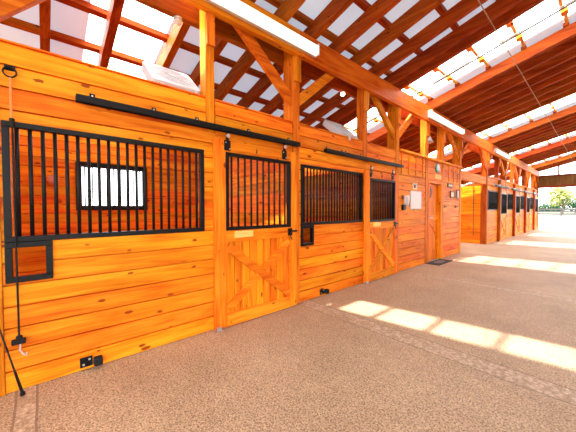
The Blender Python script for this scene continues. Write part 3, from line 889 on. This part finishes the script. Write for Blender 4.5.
# ------------------------------------------------------------------ box fans on top of the stall wall
def box_fan(yc, lb):
    base = Vector((XW - 0.07, yc, 2.725))
    t = thing('box_fan', lb, 'fan', base, 'box fans above the stalls')
    u = Vector((-0.77, 0, 0.64)).normalized()      # up the tilted face
    v = Vector((0, 1, 0))
    n = u.cross(v).normalized()
    if n.z < 0:
        n = -n
    W, H, T = 0.52, 0.54, 0.11
    def P(a, b, c):                                # a along v, b up the face, c out of the face
        return base + v * a + u * b + n * c
    rc = 0.06
    def rounded(w, h, r, c):
        pts = []
        for cx, cy, a0 in ((w / 2 - r, h - r, 0), (-w / 2 + r, h - r, 90), (-w / 2 + r, r, 180), (w / 2 - r, r, 270)):
            for k in range(6):
                a = R(a0 + 90 * k / 5)
                pts.append(P(cx + r * math.cos(a), cy + r * math.sin(a), c))
        return pts
    o = MB().poly_prism(rounded(W, H, rc, -T), n * T).build('housing', M['white'], t, bevel=0.012)
    g = MB()
    for r in (0.05, 0.09, 0.13, 0.17, 0.21):
        g.tube([P(r * math.cos(a), H / 2 + r * math.sin(a), 0.003) for a in [2 * math.pi * k / 28 for k in range(28)]], 0.0035, 5, closed=True)
    for k in range(8):
        a = math.pi * k / 8
        g.tube([P(-0.22 * math.cos(a), H / 2 - 0.22 * math.sin(a), 0.003), P(0.22 * math.cos(a), H / 2 + 0.22 * math.sin(a), 0.003)], 0.003, 5)
    g.build('grille', M['white'], t)
    MB().tube([P(0, H / 2, -0.004), P(0, H / 2, 0.008)], 0.035, 14).build('hub', M['grey_plastic'], t)
    for s in (-1, 1):
        MB().box(base.x - 0.10, base.x + 0.02, yc + s * 0.18 - 0.02, yc + s * 0.18 + 0.02, 2.661, 2.70).build('foot', M['grey_plastic'], t)
    return t
box_fan(1.12, 'white box fan tilted on top of the nearest stall wall')
f2 = box_fan(4.19, 'white box fan tilted on the wall top between the sliding doors')
o = MB().tube([(XW + 0.012, 4.03, 2.74), (XW + 0.012, 4.03, 2.70), (XW + 0.012, 4.035, 2.66), (XW + 0.012, 4.035, 2.60)], [0.008, 0.008, 0.02, 0.026], 8).build('pull_cord', M['white'], f2)

# ------------------------------------------------------------------ far gable end
struct('wall_far', (lambda mb: [mb.box(-3.2 + 0.2 * k + 0.003, -3.2 + 0.2 * (k + 1) - 0.003, YE, YE + 0.05, 2.95, 3.56) for k in range(41)] and mb.box(-3.2, 5.0, YE + 0.02, YE + 0.06, 2.95, 3.56))(MB()), M['header'])
struct('trim_5', MB().box(-3.25, 5.0, YE - 0.03, YE + 0.08, 3.56, 3.66), M['header_trim'])
struct('trim_6', MB().box(-3.25, 5.0, YE - 0.03, YE + 0.08, 2.80, 2.95), M['header_trim'])
o = MB().box(-1.95, -1.86, YE - 0.03, YE + 0.0, 3.661, zr(-1.95) - 0.004).build('gable_strut', M['beamZ'])
tag(o, 'thin upright strut in the bright gable gap at the far end', 'strut')
struct('trim_7', MB().box(XW - 0.16, XW + 0.06, YE - 0.035, YE + 0.15, 0, 2.80), M['header_trim'])

# ------------------------------------------------------------------ outside
FY = 78.0
def fence_run(xa, xb, n, lb):
    t = thing('paddock_fence', lb, 'fence', ((xa + xb) / 2, FY, -0.14))
    for k in range(n + 1):
        x = xa + (xb - xa) * k / n
        MB().box(x - 0.09, x + 0.09, FY - 0.09, FY + 0.09, -0.14, 1.45).build('post', M['fence'], t)
    for z in (0.15, 0.62, 1.10):
        MB().box(xa, xb, FY - 0.14, FY - 0.092, z, z + 0.25).build('rail', M['fence'], t)
fence_run(-22.6, 12.0, 8, 'dark three rail paddock fence across the field outside')

def tree(x, y, h, w, trunk_h, mat, lb, cat='tree', name='leafy_tree', n=1500, leaf=0.30, group=None):
    t = thing(name, lb, cat, (x, y, -0.14), group)
    rng = random.Random(int(x * 31 + y * 7))
    mb = MB()
    top = -0.14 + h
    mb.tube([(x, y, -0.14), (x + 0.05, y, trunk_h * 0.6), (x - 0.05, y, trunk_h + 0.5), (x, y, h * 0.75)], [0.16, 0.12, 0.10, 0.04], 8)
    for k in range(6):
        a = k * 1.05
        mb.tube([(x, y, trunk_h * 0.9 + 0.1 * k), (x + 0.3 * w * math.cos(a), y + 0.3 * w * math.sin(a), trunk_h + (h - trunk_h) * 0.45)], [0.06, 0.02], 6)
    mb.build('trunk', M['bark'], t)
    lv = MB()
    blobs = []
    for k in range(16):
        a, e = rng.uniform(0, 6.28), rng.uniform(-0.6, 1.0)
        rr = rng.uniform(0.2, 0.72)
        blobs.append((x + w / 2 * rr * math.cos(a), y + w / 2 * rr * math.sin(a), trunk_h + (top - trunk_h) * (0.45 + 0.33 * e), rng.uniform(0.16, 0.27) * w))
    for k in range(n):
        bx, by, bz, br = rng.choice(blobs)
        d = Vector((rng.gauss(0, 1), rng.gauss(0, 1), rng.gauss(0, 0.8))).normalized() * br * rng.uniform(0.55, 1.0)
        c = Vector((bx, by, bz)) + d
        a = Vector((rng.gauss(0, 1), rng.gauss(0, 1), rng.gauss(0, 1))).normalized()
        b = a.orthogonal().normalized() * leaf * 0.5
        a = a * leaf
        i = len(lv.v)
        lv.v += [tuple(c - a), tuple(c + b), tuple(c + a), tuple(c - b)]
        lv.f.append((i, i + 1, i + 2, i + 3))
    lv.build('foliage', mat, t)
    return t
tree(-6.0, 92, 6.9, 6.4, 1.6, M['leaf_light'], 'pale green spreading tree beyond the paddock fence')
tree(-19.8, 118, 3.9, 8.0, 0.3, M['leaf_dark'], 'darker green bush low at the left edge of the field view', 'bush', 'field_bush', 1300, 0.4, 'bushes in the far field')
tree(-4.2, 124, 4.3, 8.0, 0.4, M['leaf_dark'], 'dark green bush behind the pale tree, at its right', 'bush', 'field_bush', 1300, 0.4, 'bushes in the far field')
tree(-13.0, 150, 2.6, 11.0, 0.3, M['leaf_dark'], 'low dark bush behind the pale tree, far back', 'bush', 'field_bush', 1000, 0.45, 'bushes in the far field')

# ------------------------------------------------------------------ light
w = bpy.data.worlds.new('sky')
bpy.context.scene.world = w
w.use_nodes = True
nt = w.node_tree
bg = nt.nodes['Background']
bg.inputs[0].default_value = (0.93, 0.96, 1.0, 1)
bg.inputs[1].default_value = 2.2
sd = bpy.data.lights.new('sun', 'SUN')
sd.energy = 12.0
sd.color = (1.0, 0.96, 0.90)
sd.angle = R(1.3)
so = bpy.data.objects.new('sun', sd)
C.objects.link(so)
dirv = Vector((0.093, 0.56, -1.0))
so.rotation_euler = dirv.to_track_quat('-Z', 'Y').to_euler()
so.location = (0, -10, 20)

# ------------------------------------------------------------------ camera
cd = bpy.data.cameras.new('camera')
cd.sensor_fit = 'HORIZONTAL'
cd.sensor_width = 36.0
cd.lens = 277.04 / 576 * 36
cd.clip_end = 1000
cam = bpy.data.objects.new('camera', cd)
C.objects.link(cam)
cam.location = (0, 0, 1.4)
cam.rotation_euler = (R(90 - 1.482), R(0.094), R(48.485))
sc = bpy.context.scene
sc.camera = cam
sc.view_settings.view_transform = 'Standard'
sc.view_settings.look = 'None'
sc.view_settings.exposure = 1.6
sc.view_settings.gamma = 1.0
sc.cycles.max_bounces = 10
sc.cycles.diffuse_bounces = 6
sc.cycles.transparent_max_bounces = 12
sc.cycles.caustics_reflective = False
sc.cycles.caustics_refractive = False
sc.cycles.sample_clamp_indirect = 8
for o in bpy.data.objects:
    if '_o' in o:
        del o['_o']
